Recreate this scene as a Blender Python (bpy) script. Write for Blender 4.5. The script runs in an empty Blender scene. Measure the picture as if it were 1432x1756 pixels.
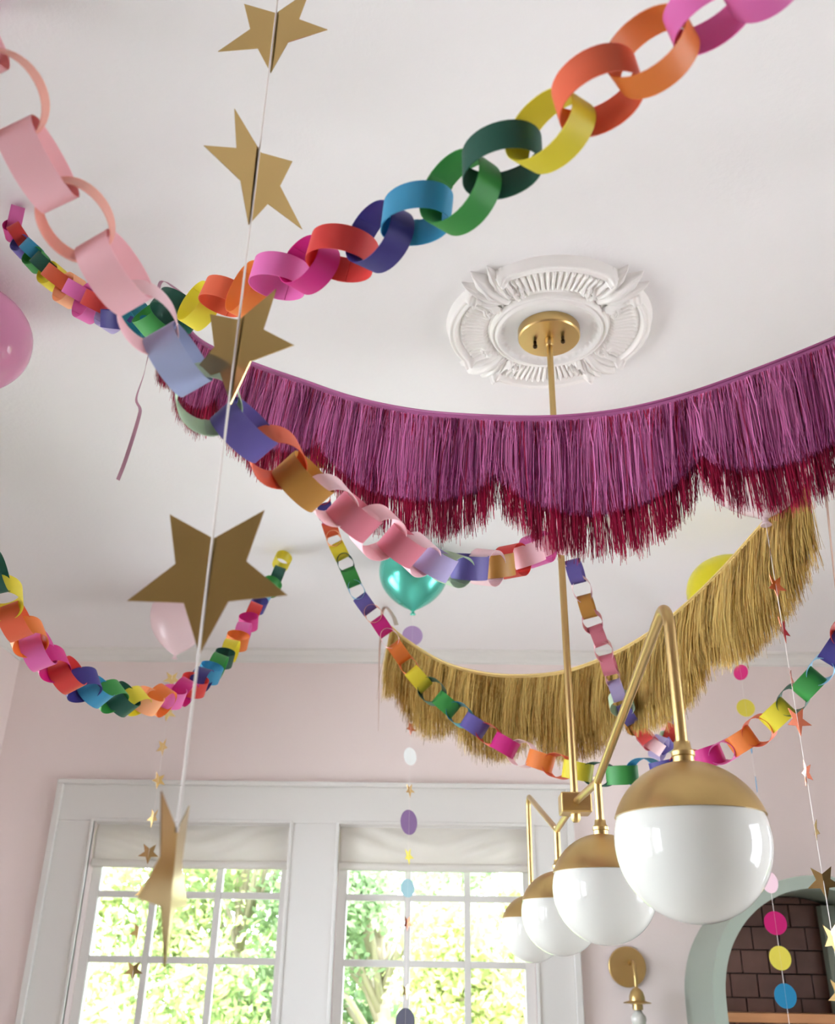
import bpy, math, random
import numpy as np
from mathutils import Vector, Matrix

random.seed(7)
rs = np.random.RandomState(11)
S = bpy.context.scene
COL = S.collection

# ------------------------------------------------------------------ camera
FPX = 1650.0
CAM = Vector((0, 0, 1.35))
def _n(v): return Vector(v).normalized()
_Z = _n((57, 3332, -1650))
_X = Vector((57716, -166, 1650)); _X = _n(_X - _Z * _X.dot(_Z))
_Y = _Z.cross(_X)
RC = Matrix((_X, _Y, _Z))                      # camera -> world rotation
cd = bpy.data.cameras.new('camera')
cam = bpy.data.objects.new('camera', cd); COL.objects.link(cam)
m4 = RC.to_4x4(); m4.translation = CAM
cam.matrix_world = m4
cd.sensor_fit = 'VERTICAL'; cd.sensor_height = 36.0
cd.lens = FPX / 1756 * 36.0
cd.clip_start = 0.02
cd.dof.use_dof = True; cd.dof.focus_distance = 1.6; cd.dof.aperture_fstop = 7.5
S.camera = cam

# ------------------------------------------------------------------ world, sun, exposure
w = bpy.data.worlds.new('sky'); S.world = w; w.use_nodes = True
bg = w.node_tree.nodes['Background']
bg.inputs['Color'].default_value = (0.85, 0.925, 1.06, 1)
bg.inputs['Strength'].default_value = 7.0
sun_d = bpy.data.lights.new('sun', 'SUN'); sun_d.energy = 4.0; sun_d.angle = 0.02; sun_d.color = (1, .95, .85)
sun = bpy.data.objects.new('sun', sun_d); COL.objects.link(sun)
sun.rotation_euler = Vector((0.0, 0.62, -0.78)).to_track_quat('-Z', 'Y').to_euler()
S.view_settings.view_transform = 'Standard'
S.view_settings.look = 'None'
S.view_settings.gamma = 1.0
S.view_settings.use_curve_mapping = False
S.view_settings.exposure = 1.5
S.cycles.use_denoising = True
S.cycles.max_bounces = 10
S.cycles.diffuse_bounces = 6
S.cycles.transparent_max_bounces = 12
S.cycles.sample_clamp_indirect = 8.0
S.cycles.caustics_reflective = False
S.cycles.caustics_refractive = False

def portal(loc, rot, sx, sy):                  # sky portal: guides sampling of the sky through a window
    d = bpy.data.lights.new('sky_portal', 'AREA'); d.shape = 'RECTANGLE'; d.size = sx; d.size_y = sy
    d.cycles.is_portal = True
    o = bpy.data.objects.new('sky_portal', d); COL.objects.link(o); o.location = loc; o.rotation_euler = rot

# ------------------------------------------------------------------ sizes of the room
W = 4.82; ZC = 2.92; XL = -2.23; XR = 2.55; YB = -2.6
LWIN = [(-0.5, 0.3), (0.5, 1.3), (1.8, 2.8), (3.05, 4.05)]   # unseen left-wall windows (y ranges), spread toward the back to brighten it
LZ = (0.60, 2.20)
RWIN = [(0.6, 1.6), (3.0, 3.9)]  # unseen right-wall windows, the nearer one added for more light
K = W / 5.0
def wz(z): return 1.35 + (z - 1.35) * K
WIN = [(-1.762 * K, -0.765 * K), (-0.525 * K, 0.435 * K)]
WZ = (0.72, wz(2.085))
H = math.pi / 2
for a, b in WIN: portal(((a + b) / 2, W + .17, sum(WZ) / 2), (-H, 0, 0), b - a, WZ[1] - WZ[0])
for a, b in LWIN: portal((XL - .17, (a + b) / 2, sum(LZ) / 2), (0, -H, 0), LZ[1] - LZ[0], b - a)
for a, b in RWIN: portal((XR + .17, (a + b) / 2, sum(LZ) / 2), (0, H, 0), LZ[1] - LZ[0], b - a)

# ------------------------------------------------------------------ helpers
def ray(px, py): return RC @ Vector((px - 716, 878 - py, -FPX))
def at_c(px, py, dep): return CAM + ray(px, py) * (dep / FPX)      # depth along the optical axis
def at_y(px, py, y): r = ray(px, py); return CAM + r * (y / r.y)
def at_z(px, py, z): r = ray(px, py); return CAM + r * ((z - CAM.z) / r.z)

def lin(c):
    return tuple(((x / 255) / 12.92 if x / 255 <= .04045 else ((x / 255 + .055) / 1.055) ** 2.4) for x in c[:3]) + (1,)

MATS = {}
def mat(name, rgb, rough=.5, metal=0, trans=0, coat=0, bump=0, bscale=50, noise=0, nscale=3, spec=.5, sheen=0, sss=0):
    if name in MATS: return MATS[name]
    m = bpy.data.materials.new(name); m.use_nodes = True; MATS[name] = m
    nt = m.node_tree; b = nt.nodes['Principled BSDF']; out = nt.nodes['Material Output']
    b.inputs['Base Color'].default_value = lin(rgb)
    b.inputs['Roughness'].default_value = rough
    b.inputs['Metallic'].default_value = metal
    b.inputs['Coat Weight'].default_value = coat
    b.inputs['Coat Roughness'].default_value = .03
    b.inputs['Specular IOR Level'].default_value = spec
    tc = nt.nodes.new('ShaderNodeTexCoord')
    if noise:
        n = nt.nodes.new('ShaderNodeTexNoise'); n.inputs['Scale'].default_value = nscale; n.inputs['Detail'].default_value = 4
        nt.links.new(tc.outputs['Object'], n.inputs['Vector'])
        mx = nt.nodes.new('ShaderNodeMix'); mx.data_type = 'RGBA'
        c = lin(rgb)
        mx.inputs[6].default_value = tuple(x * (1 - noise) for x in c[:3]) + (1,)
        mx.inputs[7].default_value = tuple(min(1, x * (1 + noise)) for x in c[:3]) + (1,)
        nt.links.new(n.outputs['Fac'], mx.inputs[0]); nt.links.new(mx.outputs[2], b.inputs['Base Color'])
    if bump:
        n = nt.nodes.new('ShaderNodeTexNoise'); n.inputs['Scale'].default_value = bscale; n.inputs['Detail'].default_value = 3
        nt.links.new(tc.outputs['Object'], n.inputs['Vector'])
        bp = nt.nodes.new('ShaderNodeBump'); bp.inputs['Strength'].default_value = bump; bp.inputs['Distance'].default_value = .01
        nt.links.new(n.outputs['Fac'], bp.inputs['Height']); nt.links.new(bp.outputs['Normal'], b.inputs['Normal'])
    if trans:
        t = nt.nodes.new('ShaderNodeBsdfTranslucent'); t.inputs['Color'].default_value = lin(rgb)
        s = nt.nodes.new('ShaderNodeMixShader'); s.inputs[0].default_value = trans
        nt.links.new(b.outputs[0], s.inputs[1]); nt.links.new(t.outputs[0], s.inputs[2]); nt.links.new(s.outputs[0], out.inputs[0])
    return m

def mat_strand(name, dark, light, metal, rough):
    m = bpy.data.materials.new(name); m.use_nodes = True
    nt = m.node_tree; b = nt.nodes['Principled BSDF']
    a = nt.nodes.new('ShaderNodeAttribute'); a.attribute_name = 'tone'
    mx = nt.nodes.new('ShaderNodeMix'); mx.data_type = 'RGBA'
    mx.inputs[6].default_value = lin(dark); mx.inputs[7].default_value = lin(light)
    nt.links.new(a.outputs['Fac'], mx.inputs[0]); nt.links.new(mx.outputs[2], b.inputs['Base Color'])
    b.inputs['Metallic'].default_value = metal; b.inputs['Roughness'].default_value = rough
    return m

def mat_glass(name):
    m = bpy.data.materials.new(name); m.use_nodes = True
    nt = m.node_tree; nt.nodes.remove(nt.nodes['Principled BSDF']); out = nt.nodes['Material Output']
    t = nt.nodes.new('ShaderNodeBsdfTransparent'); t.inputs[0].default_value = (.97, .98, .97, 1)
    g = nt.nodes.new('ShaderNodeBsdfGlossy'); g.inputs['Roughness'].default_value = 0.0
    f = nt.nodes.new('ShaderNodeFresnel'); f.inputs[0].default_value = 1.45
    s = nt.nodes.new('ShaderNodeMixShader')
    nt.links.new(f.outputs[0], s.inputs[0]); nt.links.new(t.outputs[0], s.inputs[1]); nt.links.new(g.outputs[0], s.inputs[2])
    nt.links.new(s.outputs[0], out.inputs[0]); return m

def mat_wood(name, c1, c2, scale):
    m = bpy.data.materials.new(name); m.use_nodes = True
    nt = m.node_tree; b = nt.nodes['Principled BSDF']
    tc = nt.nodes.new('ShaderNodeTexCoord'); mp = nt.nodes.new('ShaderNodeMapping'); mp.inputs['Scale'].default_value = scale
    n = nt.nodes.new('ShaderNodeTexNoise'); n.inputs['Scale'].default_value = 6; n.inputs['Detail'].default_value = 6
    mx = nt.nodes.new('ShaderNodeMix'); mx.data_type = 'RGBA'; mx.inputs[6].default_value = lin(c1); mx.inputs[7].default_value = lin(c2)
    nt.links.new(tc.outputs['Object'], mp.inputs[0]); nt.links.new(mp.outputs[0], n.inputs['Vector'])
    nt.links.new(n.outputs['Fac'], mx.inputs[0]); nt.links.new(mx.outputs[2], b.inputs['Base Color'])
    b.inputs['Roughness'].default_value = .45
    return m

class MB:
    def __init__(s): s.v = []; s.f = []
    def add(s, vs, fs):
        o = len(s.v); s.v += [tuple(p) for p in vs]; s.f += [tuple(i + o for i in f) for f in fs]; return s
    def box(s, x0, x1, y0, y1, z0, z1):
        vs = [(x, y, z) for x in (x0, x1) for y in (y0, y1) for z in (z0, z1)]
        return s.add(vs, [(0, 1, 3, 2), (4, 6, 7, 5), (0, 4, 5, 1), (2, 3, 7, 6), (0, 2, 6, 4), (1, 5, 7, 3)])
    def tube(s, pts, r, seg=12, caps=True):
        pts = [Vector(p) for p in pts]; n = len(pts); rr = r if hasattr(r, '__len__') else [r] * n
        ts = []
        for i in range(n):
            t = (pts[min(i + 1, n - 1)] - pts[max(i - 1, 0)]).normalized(); ts.append(t)
        u = ts[0].orthogonal().normalized(); vs = []; fs = []
        for i in range(n):
            u = (u - ts[i] * u.dot(ts[i])).normalized(); v = ts[i].cross(u)
            for k in range(seg):
                a = 2 * math.pi * k / seg; vs.append(pts[i] + (u * math.cos(a) + v * math.sin(a)) * rr[i])
        for i in range(n - 1):
            for k in range(seg):
                k2 = (k + 1) % seg; fs.append((i * seg + k, i * seg + k2, (i + 1) * seg + k2, (i + 1) * seg + k))
        if caps: fs += [tuple(range(seg))[::-1], tuple(range((n - 1) * seg, n * seg))]
        return s.add(vs, fs)
    def lathe(s, prof, c, seg=48, axis='z', closed=False):
        c = Vector(c); vs = []; fs = []; n = len(prof)
        for (r, h) in prof:
            for k in range(seg):
                a = 2 * math.pi * k / seg; x, y = r * math.cos(a), r * math.sin(a)
                vs.append(c + (Vector((x, y, h)) if axis == 'z' else Vector((x, -h, y))))
        m = n if closed else n - 1
        for i in range(m):
            for k in range(seg):
                k2 = (k + 1) % seg; j = (i + 1) % n
                fs.append((i * seg + k, i * seg + k2, j * seg + k2, j * seg + k))
        if not closed:
            if prof[0][0] > 1e-6: fs.append(tuple(range(seg))[::-1])
            if prof[-1][0] > 1e-6: fs.append(tuple(range((n - 1) * seg, n * seg)))
        return s.add(vs, fs)
    def strip(s, pts, sides, wid, th=.0004):
        vs = []; fs = []; n = len(pts)
        for i, p in enumerate(pts):
            p = Vector(p); sd = Vector(sides[i] if isinstance(sides, list) else sides).normalized() * (wid / 2)
            t = (Vector(pts[min(i + 1, n - 1)]) - Vector(pts[max(0, i - 1)])).normalized(); nn = sd.cross(t).normalized() * th
            vs += [p - sd, p + sd, p + sd + nn, p - sd + nn]
        for i in range(n - 1):
            a, b = 4 * i, 4 * i + 4
            fs += [(a + k, a + (k + 1) % 4, b + (k + 1) % 4, b + k) for k in range(4)]
        return s.add(vs, fs)
    def build(s, name, material, parent=None, smooth=False, origin=None, label=None, kind=None, auto=None, bevel=0):
        root = parent
        off = Vector((0, 0, 0))
        while root is not None: off += root.location; root = root.parent
        if parent is None and origin is not None: off = Vector(origin)
        me = bpy.data.meshes.new(name)
        me.from_pydata([(x - off.x, y - off.y, z - off.z) for x, y, z in s.v], [], s.f); me.update()
        if smooth:
            me.polygons.foreach_set('use_smooth', [True] * len(me.polygons))
            if auto: me.set_sharp_from_angle(angle=math.radians(auto))
        if material: me.materials.append(material)
        o = bpy.data.objects.new(name, me); COL.objects.link(o)
        if parent: o.parent = parent
        elif origin is not None: o.location = origin
        if bevel:
            b = o.modifiers.new('bevel', 'BEVEL'); b.width = bevel; b.segments = 2; b.limit_method = 'ANGLE'
        if label: o['label'] = label
        if kind: o['kind'] = kind
        return o

def thing(name, label, cat, loc, group=None, kind=None):
    o = bpy.data.objects.new(name, None); COL.objects.link(o); o.location = loc; o.empty_display_size = .05
    if label: o['label'] = label
    if cat: o['category'] = cat
    if group: o['group'] = group
    if kind: o['kind'] = kind
    return o
def tag(o, label, cat, group=None):
    o['label'] = label; o['category'] = cat
    if group: o['group'] = group
    return o
def catmull(P, n):
    P = [Vector(p) for p in P]; Q = [P[0] * 2 - P[1]] + P + [P[-1] * 2 - P[-2]]; out = []
    for i in range(1, len(Q) - 2):
        for k in range(n):
            t = k / n; a, b, c, d = Q[i - 1], Q[i], Q[i + 1], Q[i + 2]
            out.append(.5 * ((2 * b) + (c - a) * t + (2 * a - 5 * b + 4 * c - d) * t * t + (3 * b - a - 3 * c + d) * t ** 3))
    out.append(P[-1]); return out

# ------------------------------------------------------------------ surface materials
M_ceil = mat('ceiling_plaster', (236, 234, 233), .75, bump=.09, bscale=80, noise=.015, nscale=2)
M_wall = mat('blush_wall_paint', (240, 226, 222), .7, bump=.05, bscale=120, noise=.02, nscale=1.5)
M_trim = mat('white_trim_paint', (228, 226, 221), .45)
M_floor = mat_wood('oak_floor', (182, 176, 168), (204, 198, 190), (1, 8, 1))
M_plaster = mat('medallion_plaster', (243, 240, 236), .5)
M_brass = mat('brushed_brass', (204, 174, 116), .34, metal=1, bump=.02, bscale=300)
M_opal = mat('opal_glass', (216, 215, 207), .6, coat=1.0, spec=.2)
M_glass = mat_glass('window_glass')
M_cloth = mat('shade_linen', (238, 234, 226), .85, bump=.08, bscale=400, trans=.15)
M_sage = mat('sage_paint', (142, 151, 138), .5)
M_tile = mat('brown_glazed_tile', (112, 78, 68), .3, noise=.4, nscale=9)
M_grout = mat('dark_grout', (66, 46, 41), .8)
M_shelf = mat_wood('shelf_wood', (150, 98, 58), (186, 130, 82), (1, 10, 10))

# ------------------------------------------------------------------ room shell
def wall_holes(name, axis, lo, hi, thick0, thick1, holes, material):
    """wall in the plane of the other axis; lo, hi along the wall, holes = [(a, b, z0, z1)]"""
    us = sorted({lo, hi, *[h[0] for h in holes], *[h[1] for h in holes]})
    zs = sorted({0.0, ZC + .1, *[h[2] for h in holes], *[h[3] for h in holes]})
    m = MB()
    for i in range(len(us) - 1):
        for j in range(len(zs) - 1):
            uc, zc = (us[i] + us[i + 1]) / 2, (zs[j] + zs[j + 1]) / 2
            if any(h[0] < uc < h[1] and h[2] < zc < h[3] for h in holes): continue
            if axis == 'x': m.box(us[i], us[i + 1], thick0, thick1, zs[j], zs[j + 1])
            else: m.box(thick0, thick1, us[i], us[i + 1], zs[j], zs[j + 1])
    return m.build(name, material, kind='structure')

MB().box(XL - .2, XR + .2, YB - .2, W + .2, -.1, 0).build('floor', M_floor, kind='structure')
MB().box(XL - .2, XR + .2, YB - .2, W + .2, ZC, ZC + .15).build('ceiling', M_ceil, kind='structure')
# niche opening in the front wall
NX, NZ, NRo, NRi, NY = 1.548, 1.325, .475, .424, 4.32
wall_holes('wall_front', 'x', XL - .2, XR + .2, W, W + .16, [(a, b, *WZ) for a, b in WIN], M_wall)
wall_holes('wall_left', 'y', YB, W, XL - .16, XL, [(a, b, *LZ) for a, b in LWIN], M_wall)
wall_holes('wall_right', 'y', YB, W, XR, XR + .16, [(a, b, *LZ) for a, b in RWIN], M_wall)
MB().box(XL - .2, XR + .2, YB - .16, YB, 0, ZC + .1).build('wall_back', M_wall, kind='structure')

dr = thing('added_door_1', None, None, (.3, YB, 0), kind='structure')  # unseen dark door, added so the gold stars reflect something dark
M_added_door = mat_wood('added_dark_walnut', (58, 40, 30), (84, 60, 44), (8, 1, 1))
for xa in (-1.35, -.45, .45):
    MB().box(xa, xa + .88, YB, YB + .05, 0, 2.35).build('added_door_leaf', M_added_door, dr, bevel=.004)
    for za, zb2 in ((.15, .95), (1.1, 2.2)): MB().box(xa + .14, xa + .74, YB + .05, YB + .062, za, zb2).build('added_door_panel', M_added_door, dr, bevel=.005)
# crown moulding: stepped cove profile
def crown(name, along, a0, a1, base, sgn):
    prof = [(0, -.062), (.006, -.062), (.008, -.054), (.014, -.050), (.022, -.040), (.030, -.026), (.042, -.014), (.052, -.010), (.054, -.004), (.060, -.003), (.060, 0), (0, 0)]
    m = MB(); n = len(prof); vs = []
    for a in (a0, a1):
        for (p, z) in prof:
            vs.append((a, base + sgn * p, ZC + z) if along == 'x' else (base + sgn * p, a, ZC + z))
    m.add(vs, [(i, (i + 1) % n, n + (i + 1) % n, n + i) for i in range(n)] + [tuple(range(n)), tuple(range(n, 2 * n))])
    return m.build(name, M_trim, kind='structure')
crown('trim_1', 'x', XL, XR, W, -1)
crown('trim_2', 'y', YB, W, XL, 1)
crown('trim_3', 'y', YB, W, XR, -1)

# window casing around both windows (boards are pieces of the trim)
cas = thing('trim_4', None, None, (0, W, WZ[0]), kind='structure')
x0, x1, zt = -1.952 * K, .622 * K, wz(2.258)
def board(nm, xa, xb, za, zb, t): MB().box(xa, xb, W - t, W + .001, za, zb).build(nm, M_trim, cas, bevel=.003)
board('header_board', x0, x1, WZ[1] - .004, zt, .022)
board('back_band', x0 - .018, x1 + .018, zt, zt + .022, .045)
board('back_band', x0 - .018, x0 + .012, .6, zt, .040)
board('back_band', x1 - .012, x1 + .018, .6, zt, .040)
board('casing_board', x0 + .012, WIN[0][0] + .004, .6, WZ[1] - .004, .020)
board('casing_board', WIN[0][1] - .004, WIN[1][0] + .004, .6, WZ[1] - .004, .020)
board('casing_board', WIN[1][1] - .004, x1 - .012, .6, WZ[1] - .004, .020)
for a, b in WIN:
    board('inner_bead', a - .010, a + .004, .6, WZ[1] - .004, .028)
    board('inner_bead', b - .004, b + .010, .6, WZ[1] - .004, .028)
    board('inner_bead', a - .010, b + .010, WZ[1] - .006, WZ[1] + .008, .028)
board('sill_board', x0 - .04, x1 + .04, .68, .72, .07)

def make_window(n, a, b, z0, z1, yf, vbars, zbars):
    t = thing('window_%d' % n, None, None, ((a + b) / 2, yf, z0), kind='structure')
    d = .040
    fw = .045
    def bar(nm, xa, xb, za, zb, dd=d): return MB().box(xa, xb, yf, yf + dd, za, zb).build(nm, M_trim, t, bevel=.003)
    bar('sash_rail', a, b, z0, z0 + fw); bar('sash_rail', a, b, z1 - fw, z1)
    bar('sash_stile', a, a + fw, z0 + fw, z1 - fw); bar('sash_stile', b - fw, b, z0 + fw, z1 - fw)
    xs = [a + fw] + vbars + [b - fw]; zs = [z0 + fw] + zbars + [z1 - fw]
    for x in vbars: bar('muntin', x - .015, x + .015, z0 + fw, z1 - fw, .034)
    for z in zbars:
        for i in range(len(xs) - 1):
            bar('muntin', xs[i] + (.015 if i else 0), xs[i + 1] - (.015 if i < len(xs) - 2 else 0), z - .015, z + .015, .030)
    for i in range(len(xs) - 1):
        for j in range(len(zs) - 1):
            MB().box(xs[i], xs[i + 1], yf + .014, yf + .017, zs[j], zs[j + 1]).build('pane', M_glass, t)
    return t
YF = W + .075
vb1 = [at_y(267, 1500, YF).x, at_y(377, 1500, YF).x]; vb2 = [at_y(700, 1500, YF).x, at_y(801, 1500, YF).x]
zb = sorted([at_y(700, 1540, YF).z, at_y(700, 1653, YF).z]); pitch = zb[1] - zb[0]
zb = [zb[0] - pitch] + zb
make_window(1, WIN[0][0], WIN[0][1], WZ[0], WZ[1], YF, vb1, zb)
make_window(2, WIN[1][0], WIN[1][1], WZ[0], WZ[1], YF, vb2, zb)

def side_window(n, x, a, b, sgn):
    t = thing('window_%d' % n, None, None, (x, (a + b) / 2, LZ[0]), kind='structure')
    z0, z1 = LZ; fw = .05
    def bar(nm, ya, yb, za, zb_): MB().box(min(x, x + sgn * .04), max(x, x + sgn * .04), ya, yb, za, zb_).build(nm, M_trim, t)
    bar('sash_rail', a, b, z0, z0 + fw); bar('sash_rail', a, b, z1 - fw, z1)
    bar('sash_stile', a, a + fw, z0 + fw, z1 - fw); bar('sash_stile', b - fw, b, z0 + fw, z1 - fw)
    ys = [a + fw, a + (b - a) / 2, b - fw]; zs = [z0 + fw, z0 + .5, z0 + .93, z1 - fw]
    bar('muntin', ys[1] - .012, ys[1] + .012, z0 + fw, z1 - fw)
    for z in zs[1:-1]:
        bar('muntin', a + fw, ys[1] - .012, z - .012, z + .012); bar('muntin', ys[1] + .012, b - fw, z - .012, z + .012)
    for i in range(2):
        for j in range(3):
            MB().box(x + sgn * .016, x + sgn * .019, ys[i], ys[i + 1], zs[j], zs[j + 1]).build('pane', M_glass, t)
k = 3
for a, b in LWIN: side_window(k, XL - .08, a, b, -1); k += 1
for a, b in RWIN: side_window(k, XR + .08, a, b, 1); k += 1

# roman shades gathered at the window heads
def shade(a, b, label, seed):
    r = random.Random(seed); t = thing('roman_shade', label, 'window shade', ((a + b) / 2, W + .03, wz(1.885)))
    nx, nz = 70, 26; z1, z0 = WZ[1] - .006, wz(1.905); m = MB(); vs = []
    ph = [r.uniform(0, 6) for _ in range(6)]
    for side in (0, 1):
        for j in range(nz + 1):
            v = j / nz
            for i in range(nx + 1):
                u = i / nx
                sag = math.sin(math.pi * u) * .012
                f = .0022 * math.sin(15 * (v + .9 * abs(u - .5) + .10 * math.sin(5 * u + ph[0]))) * math.sin(math.pi * v)
                f += (.010 * math.sin(21 * u - 12 * v + ph[1]) * math.exp(-((u - .22) / .2) ** 2) + .008 * math.sin(27 * u + 12 * v + ph[2]) * math.exp(-((u - .75) / .2) ** 2)) * math.sin(math.pi * (.12 + .8 * v))
                belly = .016 * math.sin(math.pi * v) ** 1.2
                vs.append((a + .006 + (b - a - .012) * u, W + .040 - belly - f + side * .003, z1 + (z0 - z1) * v - sag * v * .4))
    n1 = (nx + 1) * (nz + 1); fs = []
    for j in range(nz):
        for i in range(nx):
            q = j * (nx + 1) + i; fs.append((q, q + 1, q + nx + 2, q + nx + 1)); fs.append((n1 + q, n1 + q + nx + 1, n1 + q + nx + 2, n1 + q + 1))
    for j in range(nz):
        for i in (0, nx):
            q = j * (nx + 1) + i; fs.append((q, q + nx + 1, n1 + q + nx + 1, n1 + q))
    for i in range(nx):
        q = nz * (nx + 1) + i; fs.append((q, q + 1, n1 + q + 1, n1 + q))
    m.add(vs, fs).build('gathered_cloth', M_cloth, t, smooth=True)
    mb = MB(); zc = wz(1.888)
    pts = [(a + .008 + (b - a - .016) * i / 12, W + .036, zc - .004 * math.sin(math.pi * i / 12)) for i in range(13)]
    mb.tube(pts, .019, 14).build('hem_bar', M_cloth, t, smooth=True, auto=60)
    MB().box(a + .004, b - .004, W + .02, W + .055, WZ[1] - .012, WZ[1] - .001).build('head_rail', M_trim, t)
shade(*WIN[0], 'cream roman shade gathered at the head of the left window', 1)
shade(*WIN[1], 'cream roman shade gathered at the head of the window behind the globes', 5)

# ------------------------------------------------------------------ arched bar niche
def arch_pts(r, n=40, zb=0.9):
    return [(NX - r, zb)] + [(NX - r * math.cos(math.pi * i / n), NZ + r * math.sin(math.pi * i / n)) for i in range(n + 1)] + [(NX + r, zb)]
nic = thing('arched_niche', 'sage green arched bar niche with brown tiles beside the wall sconce', 'niche', (NX, W, .0))
def arch_band(nm, ro, ri, y0, y1, material):
    m = MB(); o = arch_pts(ro, zb=.0); i_ = arch_pts(ri, zb=.0); n = len(o)
    vs = [(x, y0, z) for x, z in o] + [(x, y0, z) for x, z in i_] + [(x, y1, z) for x, z in o] + [(x, y1, z) for x, z in i_]
    fs = []
    for k in range(n - 1):
        fs += [(k, k + 1, n + k + 1, n + k), (2 * n + k, 3 * n + k, 3 * n + k + 1, 2 * n + k + 1), (k, 2 * n + k, 2 * n + k + 1, k + 1), (n + k, n + k + 1, 3 * n + k + 1, 3 * n + k)]
    return m.add(vs, fs).build(nm, material, nic, smooth=True, auto=35)
arch_band('arch_surround', NRo, NRi, NY, W, M_sage)
NB = W - .12                                   # tile plane
nb = MB()
pts_ = arch_pts(NRi, zb=0); n_ = len(pts_)
nb.add([(x, NB + .02, z) for x, z in pts_], [tuple(range(n_))]).build('niche_back', M_grout, nic)
TS = .118
tile_me = None
for j in range(-3, 6):
    for i in range(-5, 6):
        xa = NX + (i + (.5 if j % 2 else 0)) * TS; za = NZ - .08 + j * TS * .8
        xb_, zb_ = xa + TS - .006, za + TS * .8 - .006
        # keep what lies inside the arch, trimmed by the curve
        poly = [(xa, za), (xb_, za), (xb_, zb_), (xa, zb_)]
        def inside(x, z): return abs(x - NX) < NRi and (z < NZ or (x - NX) ** 2 + (z - NZ) ** 2 < (NRi - .002) ** 2)
        c = ((xa + xb_) / 2, (za + zb_) / 2)
        if not any(inside(*p) for p in poly): continue
        q = []
        sub = []
        for e in range(4):
            p0, p1 = poly[e], poly[(e + 1) % 4]
            for s_ in range(6): sub.append((p0[0] + (p1[0] - p0[0]) * s_ / 6, p0[1] + (p1[1] - p0[1]) * s_ / 6))
        ins = [p for p in poly if inside(*p)]; pc = (sum(p[0] for p in ins) / len(ins), sum(p[1] for p in ins) / len(ins))
        for p in sub:
            t = 1.0
            while t > 0 and not inside(pc[0] + (p[0] - pc[0]) * t, pc[1] + (p[1] - pc[1]) * t): t -= .05
            q.append((pc[0] + (p[0] - pc[0]) * max(t, 0), pc[1] + (p[1] - pc[1]) * max(t, 0)))
        ty = random.uniform(-.003, .003); N = len(q)
        mb = MB().add([(x, NB + ty, z) for x, z in q] + [(x, NB + .02, z) for x, z in q], [tuple(range(N))[::-1]] + [(k, (k + 1) % N, N + (k + 1) % N, N + k) for k in range(N)])
        mb.build('tile', M_tile, nic, bevel=0)
zs_ = at_y(1433, 1738, NB - .06).z
MB().box(NX - NRi + .001, NX + NRi - .001, NY + .1, NB, zs_ - .035, zs_).build('wooden_shelf', M_shelf, nic, bevel=.003)
px_ = at_y(1421, 1620, NB - .07).x
MB().box(px_ - .012, px_ + .05, NB - .08, NB - .02, zs_, NZ + math.sqrt(NRi ** 2 - (px_ + .05 - NX) ** 2) - .004).build('upright_post', M_sage, nic, bevel=.002)

# ------------------------------------------------------------------ wall sconce
sp = at_y(1075, 1658, W)
sc = thing('wall_sconce', 'small round-backed brass wall sconce with a bare globe bulb', 'wall lamp', (sp.x, W, sp.z))
MB().lathe([(.0, .0), (.082, .0), (.084, .004), (.084, .014), (.080, .018), (0, .019)], (sp.x, W, sp.z), 48, 'y').build('backplate', M_brass, sc, smooth=True, auto=40)
bx_ = sp.x + .012; yb = W - .13
pts = catmull([(bx_, W - .015, sp.z + .012), (bx_, W - .06, sp.z + .022), (bx_, W - .11, sp.z + .006), (bx_, yb, sp.z - .04), (bx_, yb, sp.z - .085)], 6)
MB().tube(pts, .0075, 12).build('arm', M_brass, sc, smooth=True)
zc = sp.z - .085
MB().lathe([(.0, .0), (.012, 0), (.026, -.014), (.033, -.034), (.034, -.050), (.058, -.056), (.060, -.060), (.034, -.062), (.022, -.064), (.022, -.085), (0, -.085)], (bx_, yb, zc), 36).build('lamp_holder', M_brass, sc, smooth=True, auto=40)
MB().lathe([(.014, -.085), (.018, -.094), (.030, -.108), (.033, -.122), (.028, -.138), (.016, -.149), (0, -.153)], (bx_, yb, zc), 32).build('bulb', M_opal, sc, smooth=True)

# ------------------------------------------------------------------ ceiling medallion
CX, CY = .270, 2.055
def gx(y): return CX - .0188 * (y - CY)
med = thing('ceiling_medallion', 'ornate white plaster ceiling rose with fluted fans around the brass canopy', 'ceiling rose', (CX, CY, ZC))
def polar(fn, r0, r1, a0, a1, nr, na, nm, closed=False):
    m = MB(); vs = []; fs = []
    cols = na if closed else na + 1
    for i in range(nr + 1):
        for k in range(cols):
            u = i / nr; a = a0 + (a1 - a0) * k / na
            R0 = r0(a) if callable(r0) else r0; R1 = r1(a) if callable(r1) else r1
            r = R0 + (R1 - R0) * u; h = fn(r, a, u)
            vs.append((CX + r * math.cos(a), CY + r * math.sin(a), ZC - 1.4 * h))
    for i in range(nr):
        for k in range(na):
            k2 = (k + 1) % cols if closed else k + 1
            fs.append((i * cols + k, i * cols + k2, (i + 1) * cols + k2, (i + 1) * cols + k))
    return m.add(vs, fs).build(nm, M_plaster, med, smooth=True)
def bell(x, c, w): return math.exp(-((x - c) / w) ** 2)
def dish(r, a, u):
    h = .012 + .004 * (r / .12) ** 2
    h += .010 * bell(r, .134, .006) + .006 * bell(r, .147, .004)
    h += .003 * max(0, math.cos(a * 36)) * bell(r, .1235, .004)
    if r > .152: h *= max(0, (.158 - r) / .006)
    return h
polar(dish, .01, .158, 0, 2 * math.pi, 46, 216, 'centre_dish', True)
HW = math.radians(36)
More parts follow.
